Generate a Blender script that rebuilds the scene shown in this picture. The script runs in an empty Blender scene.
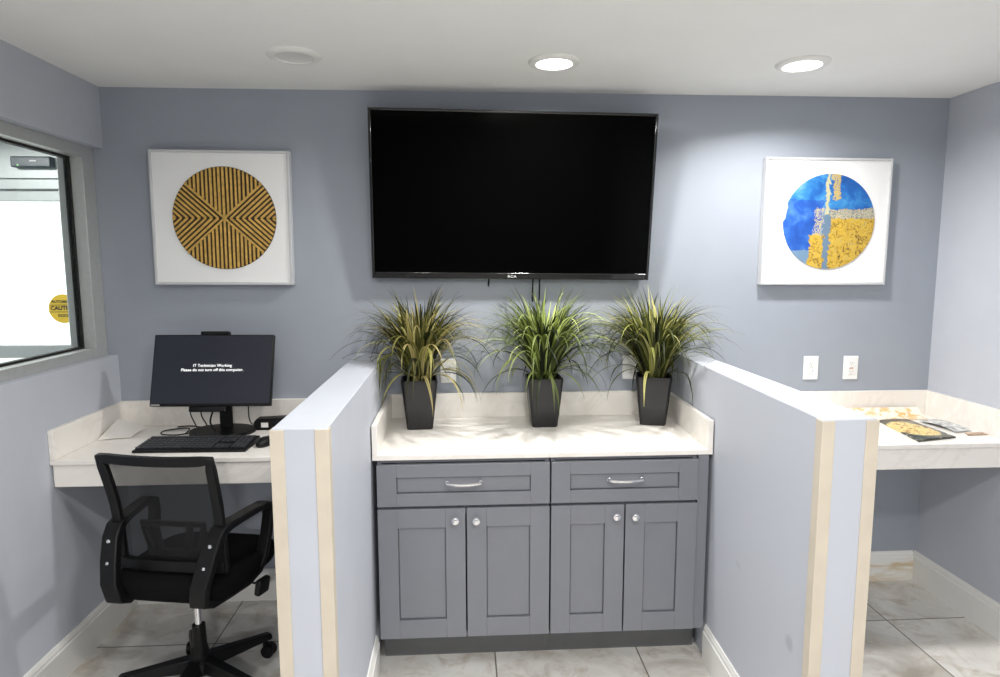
import bpy, bmesh, math, random
from mathutils import Vector, Matrix
C = bpy.context.scene.collection
S = bpy.context.scene
R = math.radians

# ------------------------------------------------------------------ camera, world, exposure, lights
FPX = 636.88
yaw, pitch, roll = .0571, -.1172, -.002
fwd = Vector((math.sin(yaw)*math.cos(pitch), math.cos(yaw)*math.cos(pitch), math.sin(pitch)))
rt0 = Vector((math.cos(yaw), -math.sin(yaw), 0)); up0 = rt0.cross(fwd)
rt = math.cos(roll)*rt0 + math.sin(roll)*up0; up = -math.sin(roll)*rt0 + math.cos(roll)*up0
cam = bpy.data.cameras.new('camera'); co = bpy.data.objects.new('camera', cam); C.objects.link(co)
cam.sensor_width = 36; cam.lens = 36*FPX/1000; cam.clip_start = .05
m = Matrix((rt, up, -fwd)).transposed().to_4x4(); m.translation = Vector((-.0882, -3.0547, 1.6529))
co.matrix_world = m; S.camera = co

w = bpy.data.worlds.new('daylight'); S.world = w; w.use_nodes = True
w.node_tree.nodes['Background'].inputs[0].default_value = (.93, .97, 1, 1)
w.node_tree.nodes['Background'].inputs[1].default_value = 2.6
S.view_settings.view_transform = 'Standard'; S.view_settings.look = 'None'
S.view_settings.gamma = 1; S.view_settings.use_curve_mapping = False
S.view_settings.exposure = 0.12

def lamp(name, kind, loc, energy, size=.2, size_y=None, rot=(0, 0, 0), col=(1, 1, 1), spread=None):
    l = bpy.data.lights.new(name, kind); l.energy = energy; l.color = col
    if kind == 'AREA':
        l.size = size
        if size_y: l.shape = 'RECTANGLE'; l.size_y = size_y
        else: l.shape = 'DISK'
        if spread: l.spread = spread
    o = bpy.data.objects.new(name, l); C.objects.link(o); o.location = loc; o.rotation_euler = rot
    return o
# recessed downlights over the counter (two of three are lit), a round ceiling light in the aisle behind the
# photographer's frame and an added, unseen fill lamp further back in the room
lamp('downlight_lamp', 'AREA', (.275, -.46, 2.428), 17.5, .13, spread=R(165), col=(1, .985, .96))
lamp('downlight_lamp', 'AREA', (1.265, -.488, 2.412), 12.5, .12, rot=(0, R(-6), 0), spread=R(150), col=(1, .985, .96))
lamp('downlight_lamp', 'AREA', (-.72, -1.5, 2.428), 6, .13, spread=R(165), col=(1, .985, .96))  # added out-of-view fill lamp that lifts the left side
OFFSCREEN = [(.275, -2.52, 27), (.275, -5.4, 112)]
for ax_, ay_, e_ in OFFSCREEN:
    lamp('offscreen_lamp', 'AREA', (ax_, ay_, 2.395), e_, .26, spread=R(170), col=(1, .985, .965))
lamp('vestibule_fill', 'AREA', (-3.0, .3, 2.40), 22, .5, .5)  # added fill lamp without a fixture, brightens the vestibule

# ------------------------------------------------------------------ helpers
ROOT = {}   # object -> matrix of its thing
def thing(name, label, cat, loc=(0, 0, 0), rotz=0, group=None):
    o = bpy.data.objects.new(name, None); C.objects.link(o); o.empty_display_size = .05
    o.location = loc; o.rotation_euler = (0, 0, rotz)
    o['label'] = label; o['category'] = cat
    if group: o['group'] = group
    ROOT[o] = Matrix.Translation(Vector(loc)) @ Matrix.Rotation(rotz, 4, 'Z')
    return o
def obj(name, bm, mat, parent=None, label=None, cat=None, group=None, kind=None, bevel=0, seg=2, smooth=35, local=False):
    """bm is in world coordinates (or in the thing's own when local)"""
    me = bpy.data.meshes.new(name)
    bmesh.ops.recalc_face_normals(bm, faces=bm.faces)
    if parent is not None and not local: bm.transform(ROOT[parent].inverted())
    origin = None
    if parent is None:      # put origin at base centre
        xs = [v.co.x for v in bm.verts]; ys = [v.co.y for v in bm.verts]; zs = [v.co.z for v in bm.verts]
        origin = Vector(((min(xs)+max(xs))/2, (min(ys)+max(ys))/2, min(zs)))
        bm.transform(Matrix.Translation(-origin))
    bm.to_mesh(me); bm.free()
    if isinstance(mat, (list, tuple)):
        for q in mat: me.materials.append(q)
    else: me.materials.append(mat)
    if smooth:
        me.polygons.foreach_set('use_smooth', [True]*len(me.polygons)); me.set_sharp_from_angle(angle=R(smooth))
    o = bpy.data.objects.new(name, me); C.objects.link(o)
    if parent is not None:
        o.parent = parent; ROOT[o] = ROOT[parent]
    else:
        o.location = origin; ROOT[o] = Matrix.Translation(origin)
    if label: o['label'] = label
    if cat: o['category'] = cat
    if group: o['group'] = group
    if kind: o['kind'] = kind
    if bevel:
        b = o.modifiers.new('bevel', 'BEVEL'); b.width = bevel; b.segments = seg; b.limit_method = 'ANGLE'; b.angle_limit = R(40)
        b.harden_normals = False
    return o
def B(): return bmesh.new()
def box(bm, x0, x1, y0, y1, z0, z1, M=None):
    v = [bm.verts.new((x, y, z)) for x in (x0, x1) for y in (y0, y1) for z in (z0, z1)]
    if M is not None:
        for q in v: q.co = M @ q.co
    for f in ((0, 1, 3, 2), (4, 6, 7, 5), (0, 4, 5, 1), (2, 3, 7, 6), (0, 2, 6, 4), (1, 5, 7, 3)):
        bm.faces.new([v[i] for i in f])
    return bm
def bx(*a): return box(B(), *a)
def prism(bm, pts, z0, z1, M=None):
    """pts in plan, extruded in z (or through M)"""
    a = [bm.verts.new((p[0], p[1], z0)) for p in pts]; b = [bm.verts.new((p[0], p[1], z1)) for p in pts]
    n = len(pts)
    bm.faces.new(a[::-1]); bm.faces.new(b)
    for i in range(n): bm.faces.new((a[i], a[(i+1) % n], b[(i+1) % n], b[i]))
    if M is not None:
        for q in a+b: q.co = M @ q.co
    return bm
def tube(bm, pts, r, n=10, caps=True):
    pts = [Vector(p) for p in pts]; rings = []
    rs = r if isinstance(r, (list, tuple)) else [r]*len(pts)
    prev = None
    for i, p in enumerate(pts):
        d = (pts[min(i+1, len(pts)-1)] - pts[max(i-1, 0)]).normalized()
        if prev is None:
            a = d.orthogonal().normalized()
        else:
            a = (prev - d*prev.dot(d)); a = a.normalized() if a.length > 1e-6 else d.orthogonal().normalized()
        prev = a; b = d.cross(a)
        rings.append([bm.verts.new(p + rs[i]*(math.cos(2*math.pi*k/n)*a + math.sin(2*math.pi*k/n)*b)) for k in range(n)])
    for i in range(len(rings)-1):
        for k in range(n): bm.faces.new((rings[i][k], rings[i][(k+1) % n], rings[i+1][(k+1) % n], rings[i+1][k]))
    if caps: bm.faces.new(rings[0][::-1]); bm.faces.new(rings[-1])
    return bm
def lathe(bm, prof, M=None, n=32):
    """prof: (radius, z) pairs about z"""
    rings = []
    for r, z in prof:
        if r < 1e-6: rings.append([bm.verts.new((0, 0, z))])
        else: rings.append([bm.verts.new((r*math.cos(2*math.pi*k/n), r*math.sin(2*math.pi*k/n), z)) for k in range(n)])
    for a, b in zip(rings, rings[1:]):
        for k in range(n):
            q = [a[k % len(a)], a[(k+1) % len(a)], b[(k+1) % len(b)], b[k % len(b)]]
            u = []
            for v in q:
                if v not in u: u.append(v)
            if len(u) > 2: bm.faces.new(u)
    for g in (rings[0], rings[-1]):
        if len(g) > 2 and g is not None:
            pass
    if M is not None:
        for g in rings:
            for v in g: v.co = M @ v.co
    return bm
def spline(P, n=8):
    P = [Vector(p) for p in P]; out = []
    Q = [2*P[0]-P[1]] + P + [2*P[-1]-P[-2]]
    for i in range(1, len(Q)-2):
        for k in range(n):
            t = k/n; a, b, c, d = Q[i-1:i+3]
            out.append(.5*((2*b) + (c-a)*t + (2*a-5*b+4*c-d)*t*t + (3*b-a-3*c+d)*t**3))
    out.append(P[-1]); return out
def T(x, y, z): return Matrix.Translation((x, y, z))
def RX(a): return Matrix.Rotation(R(a), 4, 'X')
def RY(a): return Matrix.Rotation(R(a), 4, 'Y')
def RZ(a): return Matrix.Rotation(R(a), 4, 'Z')
def text(name, s, size, M, mat, parent, ext=.0004, align='CENTER', xs=1, label=None, bold=0):
    cu = bpy.data.curves.new(name, 'FONT'); cu.body = s; cu.size = size; cu.align_x = align; cu.align_y = 'CENTER'; cu.extrude = ext
    cu.offset = bold; cu.space_line = 1.05; cu.resolution_u = 3
    t = bpy.data.objects.new(name+'_curve', cu); C.objects.link(t)
    bpy.context.view_layer.update()
    me = bpy.data.meshes.new_from_object(t.evaluated_get(bpy.context.evaluated_depsgraph_get()))
    bpy.data.objects.remove(t); bpy.data.curves.remove(cu)
    bm = B(); bm.from_mesh(me); bpy.data.meshes.remove(me)
    bm.transform(Matrix.Diagonal((xs, 1, 1, 1))); bm.transform(M)
    return obj(name, bm, mat, parent, smooth=0, label=label)

# ------------------------------------------------------------------ materials
def srgb(r, g, b):
    f = lambda c: (c/255/12.92 if c/255 <= .04045 else ((c/255+.055)/1.055)**2.4)
    return (f(r), f(g), f(b), 1)
class Nt:
    def __init__(s, name):
        s.m = bpy.data.materials.new(name); s.m.use_nodes = True; s.t = s.m.node_tree; s.p = s.t.nodes['Principled BSDF']
    def n(s, kind, **kw):
        q = s.t.nodes.new(kind)
        for k, v in kw.items(): setattr(q, k, v)
        return q
    def put(s, sock, v):
        if hasattr(v, 'is_output') or isinstance(v, bpy.types.NodeSocket): s.t.links.new(v, sock)
        else: sock.default_value = v
    def math(s, op, a, b=0.0, c=None, clamp=False):
        q = s.n('ShaderNodeMath', operation=op, use_clamp=clamp); s.put(q.inputs[0], a); s.put(q.inputs[1], b)
        if c is not None: s.put(q.inputs[2], c)
        return q.outputs[0]
    def mix(s, f, a, b):
        q = s.n('ShaderNodeMix', data_type='RGBA'); s.put(q.inputs[0], f); s.put(q.inputs[6], a); s.put(q.inputs[7], b); return q.outputs[2]
    def obj_xyz(s):
        tc = s.n('ShaderNodeTexCoord'); sp = s.n('ShaderNodeSeparateXYZ'); s.t.links.new(tc.outputs['Object'], sp.inputs[0])
        return tc.outputs['Object'], sp.outputs[0], sp.outputs[1], sp.outputs[2]
    def noise(s, vec, scale, detail=4, rough=.5, dist=0):
        q = s.n('ShaderNodeTexNoise'); q.inputs['Scale'].default_value = scale; q.inputs['Detail'].default_value = detail
        q.inputs['Roughness'].default_value = rough; q.inputs['Distortion'].default_value = dist
        if vec is not None: s.t.links.new(vec, q.inputs['Vector'])
        return q.outputs['Fac']
    def ramp(s, f, *stops):
        q = s.n('ShaderNodeValToRGB'); s.put(q.inputs[0], f); e = q.color_ramp.elements
        while len(e) < len(stops): e.new(.5)
        for i, (p, c) in enumerate(stops): e[i].position = p; e[i].color = c
        return q.outputs[0]
    def bump(s, h, strength=.1, dist=.01):
        q = s.n('ShaderNodeBump'); q.inputs['Strength'].default_value = strength; q.inputs['Distance'].default_value = dist
        s.t.links.new(h, q.inputs['Height']); s.t.links.new(q.outputs[0], s.p.inputs['Normal'])
def mat(name, col, rough=.5, metal=0, spec=.5, noise=0, nscale=30, bump=0, bscale=200, coat=0, emit=None, estr=0):
    k = Nt(name); p = k.p
    p.inputs['Base Color'].default_value = col; p.inputs['Roughness'].default_value = rough; p.inputs['Metallic'].default_value = metal
    p.inputs['Specular IOR Level'].default_value = spec; p.inputs['Coat Weight'].default_value = coat
    v = k.obj_xyz()[0]
    if noise:
        f = k.noise(v, nscale, 5)
        a = tuple(min(1, c*(1-noise)) for c in col[:3])+(1,); b = tuple(min(1, c*(1+noise)) for c in col[:3])+(1,)
        k.t.links.new(k.ramp(f, (.3, a), (.7, b)), p.inputs['Base Color'])
    if bump: k.bump(k.noise(v, bscale, 3), bump, .002)
    if emit: p.inputs['Emission Color'].default_value = emit; p.inputs['Emission Strength'].default_value = estr
    return k.m
M = {}
M['accent'] = mat('accent_wall_paint', srgb(158, 164, 174), .55, spec=.3, noise=.02, nscale=6, bump=.08, bscale=350)
M['paint'] = mat('wall_paint', srgb(190, 194, 203), .55, spec=.3, noise=.02, nscale=6, bump=.08, bscale=350)
M['ceil'] = mat('ceiling_paint', srgb(240, 240, 238), .9, spec=.2, noise=.015, nscale=4, bump=.15, bscale=120)
M['trim'] = mat('trim_paint', srgb(236, 235, 231), .4, noise=.02, nscale=9)
M['cream'] = mat('cream_wood', srgb(204, 194, 177), .5, noise=.05, nscale=14)
M['cab'] = mat('cabinet_paint', srgb(122, 124, 131), .42, noise=.02, nscale=8)
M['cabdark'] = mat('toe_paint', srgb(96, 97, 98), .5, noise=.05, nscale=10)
M['chrome'] = mat('chrome', (.85, .85, .87, 1), .08, 1)
M['alu'] = mat('brushed_aluminium', srgb(196, 198, 196), .42, .4, noise=.04, nscale=60)
M['gasket'] = mat('black_gasket', srgb(18, 18, 18), .6)
M['blackpl'] = mat('black_plastic', srgb(13, 13, 14), .45, spec=.3, noise=.05, nscale=80, bump=.1, bscale=600)
M['blackgl'] = mat('black_gloss', srgb(10, 10, 11), .12, coat=.5)
M['fabric'] = mat('black_fabric', srgb(17, 17, 18), .95, spec=.1, noise=.15, nscale=400, bump=.3, bscale=900)
M['tvscreen'] = mat('tv_screen', srgb(2, 2, 2), .10, spec=.05)
M['monscreen'] = mat('monitor_screen', srgb(14, 15, 20), .3, emit=(.012, .013, .02, 1), estr=1)
M['glow'] = mat('screen_text', (1, 1, 1, 1), .5, emit=(1, 1, 1, 1), estr=.75)
M['white'] = mat('white_plastic', srgb(240, 240, 238), .35)
M['grey'] = mat('grey_plastic', srgb(120, 120, 122), .4)
M['slot'] = mat('dark_slot', srgb(150, 146, 140), .6)
M['paper'] = mat('white_paper', srgb(238, 234, 228), .7, noise=.02, nscale=12)
M['acryl'] = mat('frame_edge', srgb(205, 206, 208), .2, noise=.02, nscale=20)
M['mat'] = mat('white_mat', srgb(246, 246, 245), .35, noise=.01, nscale=8, coat=.2)
M['gold'] = mat('gold_strip', srgb(208, 168, 84), .5, noise=.22, nscale=60)
M['brown'] = mat('dark_backing', srgb(62, 44, 26), .8, noise=.2, nscale=40)
M['lens_off'] = mat('lens_unlit', srgb(214, 214, 212), .4)
M['lens_on'] = mat('lens_lit', (1, 1, 1, 1), .5, emit=(1, .99, .97, 1), estr=14)
M['pot'] = mat('pot_black', srgb(24, 24, 26), .36, noise=.06, nscale=20)
M['soil'] = mat('soil', srgb(48, 38, 22), .95, noise=.4, nscale=90)
M['mullion'] = mat('door_aluminium', srgb(196, 201, 199), .4, .3, noise=.03, nscale=50)
M['sensor'] = mat('sensor_shell', srgb(52, 66, 74), .3)
M['yellow'] = mat('sticker_yellow', srgb(232, 196, 60), .5)
M['ink'] = mat('black_ink', srgb(30, 28, 24), .6)
M['pave'] = mat('concrete', srgb(205, 203, 198), .9, noise=.05, nscale=20)

def glass(name, tint=(1, 1, 1, 1)):
    k = Nt(name); t = k.t
    g = k.n('ShaderNodeBsdfGlossy'); g.inputs['Roughness'].default_value = .02
    tr = k.n('ShaderNodeBsdfTransparent'); tr.inputs[0].default_value = tint
    lw0 = k.n('ShaderNodeLayerWeight'); fr_ = k.math('ADD', .03, k.math('MULTIPLY', k.math('POWER', lw0.outputs['Facing'], 5), .6))
    mx = k.n('ShaderNodeMixShader'); t.links.new(fr_, mx.inputs[0]); t.links.new(tr.outputs[0], mx.inputs[1]); t.links.new(g.outputs[0], mx.inputs[2])
    t.links.new(mx.outputs[0], t.nodes['Material Output'].inputs[0]); return k.m
M['glass'] = glass('window_glass', (.96, .98, .97, 1))

def quartz():
    k = Nt('quartz'); v = k.obj_xyz()[0]
    a = k.noise(v, 2.2, 8, .62, 1.4); b = k.noise(v, 9, 5, .6, .6)
    vein = k.math('ABSOLUTE', k.math('SUBTRACT', a, .5)); vf = k.ramp(vein, (0, (1, 1, 1, 1)), (.035, (0, 0, 0, 1)))
    base = k.mix(b, srgb(240, 234, 226), srgb(247, 244, 239))
    col = k.mix(k.math('MULTIPLY', vf, .20), base, srgb(206, 197, 184))
    k.t.links.new(col, k.p.inputs['Base Color']); k.p.inputs['Roughness'].default_value = .28; return k.m
M['quartz'] = quartz()
def tile():
    k = Nt('marble_tile'); v, x, y, z = k.obj_xyz()
    P = .611
    def line(c, off):
        f = k.math('FRACT', k.math('DIVIDE', k.math('SUBTRACT', c, off), P))
        d = k.math('MULTIPLY', k.math('ABSOLUTE', k.math('SUBTRACT', f, .5)), 2)   # 1 at joint
        return k.math('GREATER_THAN', d, 1-.0105)
    g = k.math('MAXIMUM', line(x, FX), line(y, FY))
    # each tile shifts its own veining
    cx = k.math('FLOOR', k.math('DIVIDE', k.math('SUBTRACT', x, FX), P)); cy = k.math('FLOOR', k.math('DIVIDE', k.math('SUBTRACT', y, FY), P))
    cv = k.n('ShaderNodeCombineXYZ'); k.put(cv.inputs[0], k.math('MULTIPLY', cx, 3.7)); k.put(cv.inputs[1], k.math('MULTIPLY', cy, 5.3))
    ad = k.n('ShaderNodeVectorMath', operation='ADD'); k.t.links.new(v, ad.inputs[0]); k.t.links.new(cv.outputs[0], ad.inputs[1])
    a = k.noise(ad.outputs[0], 2.6, 7, .62, .9); b = k.noise(ad.outputs[0], 7.5, 6, .65, .8)
    c1 = k.ramp(a, (.30, srgb(168, 161, 151)), (.46, srgb(212, 209, 203)), (.62, srgb(226, 224, 219)))
    c2 = k.mix(k.ramp(b, (.50, (0, 0, 0, 1)), (.70, (.85, .85, .85, 1))), c1, srgb(178, 166, 150))
    col = k.mix(g, c2, srgb(120, 112, 102))
    k.t.links.new(col, k.p.inputs['Base Color']); k.p.inputs['Roughness'].default_value = .3
    k.bump(k.math('SUBTRACT', 1.0, g), .3, .002); return k.m
def leaf():
    k = Nt('grass_blade'); a = k.n('ShaderNodeVertexColor', layer_name='Col')
    k.t.links.new(a.outputs[0], k.p.inputs['Base Color']); k.p.inputs['Roughness'].default_value = .5; k.p.inputs['Specular IOR Level'].default_value = .3
    tl = k.n('ShaderNodeBsdfTranslucent'); k.t.links.new(a.outputs[0], tl.inputs[0]); mx = k.n('ShaderNodeMixShader'); mx.inputs[0].default_value = .3
    k.t.links.new(k.p.outputs[0], mx.inputs[1]); k.t.links.new(tl.outputs[0], mx.inputs[2]); k.t.links.new(mx.outputs[0], k.t.nodes['Material Output'].inputs[0])
    return k.m
M['leaf'] = leaf()
def stained():
    k = Nt('stained_baseboard'); v, x, y, z = k.obj_xyz()
    mp = k.n('ShaderNodeMapping'); mp.inputs['Scale'].default_value = (5, 5, 26); mp.inputs['Rotation'].default_value = (0, -.22, 0); k.t.links.new(v, mp.inputs[0])
    n = k.noise(mp.outputs[0], 1, 5, .6, .6)
    # scuff fan that climbs toward the right hand end
    h = k.math('ADD', k.math('MULTIPLY', k.math('SUBTRACT', n, .5), .22), k.math('SUBTRACT', k.math('ADD', k.math('MULTIPLY', x, .30), -.035), z))
    f = k.math('MULTIPLY', k.math('MULTIPLY', k.ramp(h, (.0, (0, 0, 0, 1)), (.05, (1, 1, 1, 1))), k.ramp(n, (.36, (0, 0, 0, 1)), (.62, (1, 1, 1, 1)))), .8)
    k.t.links.new(k.mix(f, srgb(236, 235, 231), srgb(206, 182, 136)), k.p.inputs['Base Color']); k.p.inputs['Roughness'].default_value = .45; return k.m
M['stain'] = stained()
def scuffed():
    k = Nt('scuffed_wall_paint'); v, x, y, z = k.obj_xyz(); n = k.noise(v, 30, 4, .6, .5)
    def spot(py_, pz_, ry, rz):
        a = k.math('POWER', k.math('DIVIDE', k.math('SUBTRACT', y, py_), ry), 2); c = k.math('POWER', k.math('DIVIDE', k.math('SUBTRACT', z, pz_), rz), 2)
        d = k.math('ADD', k.math('ADD', a, c), k.math('MULTIPLY', k.math('SUBTRACT', n, .5), 1.2))
        return k.ramp(d, (.2, (1, 1, 1, 1)), (1, (0, 0, 0, 1)))
    f = k.math('MULTIPLY', k.math('MAXIMUM', spot(SC1[0], SC1[1], .030, .030), k.math('MULTIPLY', spot(SC2[0], SC2[1], .030, .014), .5)), .24)
    k.t.links.new(k.mix(f, srgb(190, 194, 203), srgb(92, 90, 90)), k.p.inputs['Base Color']); k.p.inputs['Roughness'].default_value = .55
    k.p.inputs['Specular IOR Level'].default_value = .3; return k.m
def meshcloth():
    k = Nt('open_mesh'); v, x, y, z = k.obj_xyz(); p = .0045
    solid = k.math('MULTIPLY_ADD', k.noise(v, 300, 1), .10, .42)
    tr = k.n('ShaderNodeBsdfTransparent'); mx = k.n('ShaderNodeMixShader')
    k.t.links.new(solid, mx.inputs[0]); k.t.links.new(tr.outputs[0], mx.inputs[1]); k.t.links.new(k.p.outputs[0], mx.inputs[2])
    k.t.links.new(mx.outputs[0], k.t.nodes['Material Output'].inputs[0])
    k.p.inputs['Base Color'].default_value = srgb(16, 16, 17); k.p.inputs['Roughness'].default_value = .7; return k.m
M['mesh'] = meshcloth()

# ------------------------------------------------------------------ setting
XL, XR, H = -1.707, 2.262, 2.44
YB = -7.0
FX = .033; FY = -.37
def struct(name, bm, m, parent=None, bevel=0, label=None):
    return obj(name, bm, m, parent, kind='structure' if parent is None else None, bevel=bevel, label=label)
# floor (origin kept at world origin so that the tile joints land where the photo has them)
fl = struct('floor', bx(XL-.15, XR+.15, YB-.1, .12, -.1, 0), None)
fo = fl.location.copy(); FX -= fo.x; FY -= fo.y
M['tile'] = tile(); fl.data.materials.clear(); fl.data.materials.append(M['tile'])
struct('ceiling', bx(XL-.15, XR+.15, YB-.1, .12, H, H+.1), M['ceil'])
struct('wall_back', bx(-1.90, XR+.15, 0, .12, 0, H), M['accent'])
struct('wall_right', bx(XR, XR+.15, YB, 0, 0, H), M['paint'])
WZ0, WZ1, WY = 1.232, 2.172, -1.75       # interior window opening
b = B(); box(b, XL-.15, XL, YB, 0, 0, WZ0); box(b, XL-.15, XL, YB, 0, WZ1, H); box(b, XL-.15, XL, YB, WY, WZ0, WZ1)
struct('wall_left', b, M['paint'])
# rear wall of the room behind the camera
b = bx(XL-.15, XR+.15, YB-.1, YB, 0, H)
struct('wall_rear', b, mat('rear_wall_paint', srgb(112, 112, 116), .6, noise=.02, nscale=5))

# interior window with aluminium storefront frame
win = thing('window_1', 'aluminium framed interior window in the left wall', 'window', (-1.78, -.85, WZ0)); win['kind'] = 'structure'
xf, xg = -1.752, -1.815
b = B(); box(b, -1.86, xf, -.092, -.001, WZ0, WZ1); box(b, -1.86, xf, WY, WY+.06, WZ0, WZ1)
obj('window_jamb', b, M['alu'], win, bevel=.002)
obj('window_head', bx(-1.86, xf, WY+.06, -.092, 2.122, WZ1), M['alu'], win, bevel=.002)
obj('window_sill', bx(-1.86, xf, WY+.06, -.092, WZ0, 1.275), M['alu'], win, bevel=.002)
b = B(); y0, y1, z0, z1 = WY+.06, -.092, 1.275, 2.122; t = .010
box(b, xg-.012, xg+.012, y1-t, y1, z0, z1); box(b, xg-.012, xg+.012, y0, y0+t, z0, z1)
box(b, xg-.012, xg+.012, y0+t, y1-t, z0, z0+t); box(b, xg-.012, xg+.012, y0+t, y1-t, z1-t, z1)
obj('gasket', b, M['gasket'], win)
obj('glass_pane', bx(xg-.003, xg+.003, y0+t, y1-t, z0+t, z1-t), M['glass'], win, smooth=0)

# entrance vestibule beyond the window
struct('floor_vestibule', bx(-4.6, -1.86, -2.6, 1.4, -.1, 0), M['tile'])
struct('ceiling_vestibule', bx(-4.6, -1.86, -2.6, 1.4, 2.44, 2.54), M['ceil'])
struct('wall_vestibule', bx(-4.75, -4.6, -2.6, 1.4, 0, 2.54), M['paint'])
struct('wall_vestibule_near', bx(-4.6, -1.86, -2.75, -2.6, 0, 2.54), M['paint'])
struct('wall_vestibule_end', bx(-1.899, -1.78, .121, 1.4, 0, 2.44), M['paint'])
struct('wall_vestibule_front', bx(-2.299, -1.90, 1.10, 1.4, 0, 2.44), M['paint'])
struct('pavement', bx(-9, 2, 1.4, 9, -.12, -.02), M['pave'])
DY = 1.10
door = thing('door_1', 'sliding glass entrance door seen through the left window', 'door', (-3.4, DY, 0)); door['kind'] = 'structure'
obj('door_header', bx(-4.6, -2.30, DY, DY+.14, 2.178, 2.44), M['mullion'], door, bevel=.003)
obj('door_track', bx(-4.6, -2.30, DY+.02, DY+.14, 2.115, 2.178), M['mullion'], door, bevel=.004)
obj('top_rail', bx(-4.6, -2.55, DY+.05, DY+.10, 2.045, 2.115), M['mullion'], door, bevel=.004)
b = B(); box(b, -2.590, -2.525, DY+.02, DY+.11, 0, 2.115); obj('door_stile', b, M['mullion'], door, bevel=.004)
b = B(); box(b, -2.515, -2.47, DY-.02, DY+.14, 0, 2.178); box(b, -2.46, -2.30, DY+.02, DY+.14, 0, 2.178); obj('door_frame', b, M['mullion'], door, bevel=.004)
obj('push_rail', bx(-4.6, -2.59, DY+.04, DY+.11, 1.06, 1.142), M['mullion'], door, bevel=.004)
obj('bottom_rail', bx(-4.6, -2.59, DY+.04, DY+.11, 0, .2), M['mullion'], door, bevel=.004)
obj('door_glass', bx(-4.6, -2.59, DY+.12, DY+.126, .2, 2.115), M['glass'], door, smooth=0)
SX, SZ, SR = -2.672, 1.368, .0945
st = obj('warning_sticker', lathe(B(), [(0, 0), (SR, 0), (SR, .0015), (0, .0015)], T(SX, DY+.118, SZ) @ RX(90), 40), M['yellow'], door, label='round yellow warning sticker')
TM = lambda z: T(SX, DY+.1158, z) @ RX(90)
text('sticker_text', 'AUTOMATIC', .025, TM(SZ+.045), M['ink'], st, bold=.0009)
text('sticker_text', 'CAUTION', .036, TM(SZ+.003), M['ink'], st, bold=.0016)
text('sticker_text', 'DOOR', .025, TM(SZ-.045), M['ink'], st, bold=.0009)
b = B(); box(b, SX-SR*.97, SX+SR*.97, DY+.1155, DY+.1165, SZ+.022, SZ+.0255); box(b, SX-SR*.97, SX+SR*.97, DY+.1155, DY+.1165, SZ-.0225, SZ-.019)
obj('sticker_rule', b, M['ink'], st)
s = thing('motion_sensor', 'dark door sensor box on the header above the entrance door', 'sensor', (-2.69, DY-.002, 2.24))
obj('sensor_body', bx(-2.815, -2.578, DY-.05, DY-.001, 2.238, 2.303), M['sensor'], s, bevel=.008, seg=3)
obj('indicator', bx(-2.775, -2.765, DY-.052, DY-.049, 2.244, 2.256), mat('indicator_green', srgb(150, 215, 150), .4), s)
obj('maker_plate', bx(-2.70, -2.66, DY-.052, DY-.049, 2.272, 2.279), M['white'], s)

# half height partitions with cream corner guards
PZ = 1.226
PL = [(-.5985, -.001), (-.592, -1.404), (-.447, -1.404), (-.460, -.001)]
PR = [(.926, -.001), (.892, -1.404), (1.047, -1.404), (1.0256, -.001)]
struct('wall_partition_left', prism(B(), PL, 0, PZ), M['paint'], bevel=.003)
SC1 = (-1.285+.7025, .500); SC2 = (-.896+.7025, .558)      # object space: origin at the partition's base centre
struct('wall_partition_right', prism(B(), PR, 0, PZ), scuffed(), bevel=.003)
def guard(name, x, s, top):     # L section; s = +1 when the wall face looks to +x
    g = .0035
    pts = [(x+s*g, -1.404-g), (x+s*g, -1.404+.03), (x, -1.404+.03), (x, -1.4042), (x-s*.033, -1.4042), (x-s*.033, -1.404-g)]
    b = prism(B(), pts, 0, top); return struct(name, b, M['cream'], bevel=.001)
guard('trim_1', -.592, -1, PZ-.003); guard('trim_2', -.447, 1, PZ-.003); guard('trim_3', .892, -1, PZ-.003); guard('trim_4', 1.047, 1, PZ-.003)

# baseboards
def baseboard(name, p, q, side, m=None, h=.158, t=.015):
    """from p to q in plan, thickness grows to `side` (unit-ish normal)"""
    prof = [(0, 0), (t, 0), (t, h*.80), (t*.72, h*.83), (t*.72, h*.90), (t*.45, h*.96), (t*.35, h), (0, h)]
    p, q, n = Vector((*p, 0)), Vector((*q, 0)), Vector((*side, 0)); bm = B()
    A = [bm.verts.new(p + n*a + Vector((0, 0, z))) for a, z in prof]; D = [bm.verts.new(q + n*a + Vector((0, 0, z))) for a, z in prof]
    k = len(prof); bm.faces.new(A); bm.faces.new(D[::-1])
    for i in range(k): bm.faces.new((A[i], A[(i+1) % k], D[(i+1) % k], D[i]))
    return obj(name, bm, m or M['trim'], kind='structure', smooth=20)
baseboard('baseboard_left', (XL, -6.9), (XL, 0), (1, 0))
baseboard('baseboard_right', (XR, -6.9), (XR, 0), (-1, 0))
baseboard('baseboard_back_left', (XL+.015, 0), (-.600, 0), (0, -1))
baseboard('baseboard_back_right', (1.0266, 0), (XR-.015, 0), (0, -1), M['stain'])
baseboard('baseboard_partition_left', (-.4543, -.610), (-.4473, -1.372), (1, 0))
baseboard('baseboard_partition_right', (.9112, -.610), (.8928, -1.372), (-1, 0))

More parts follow.
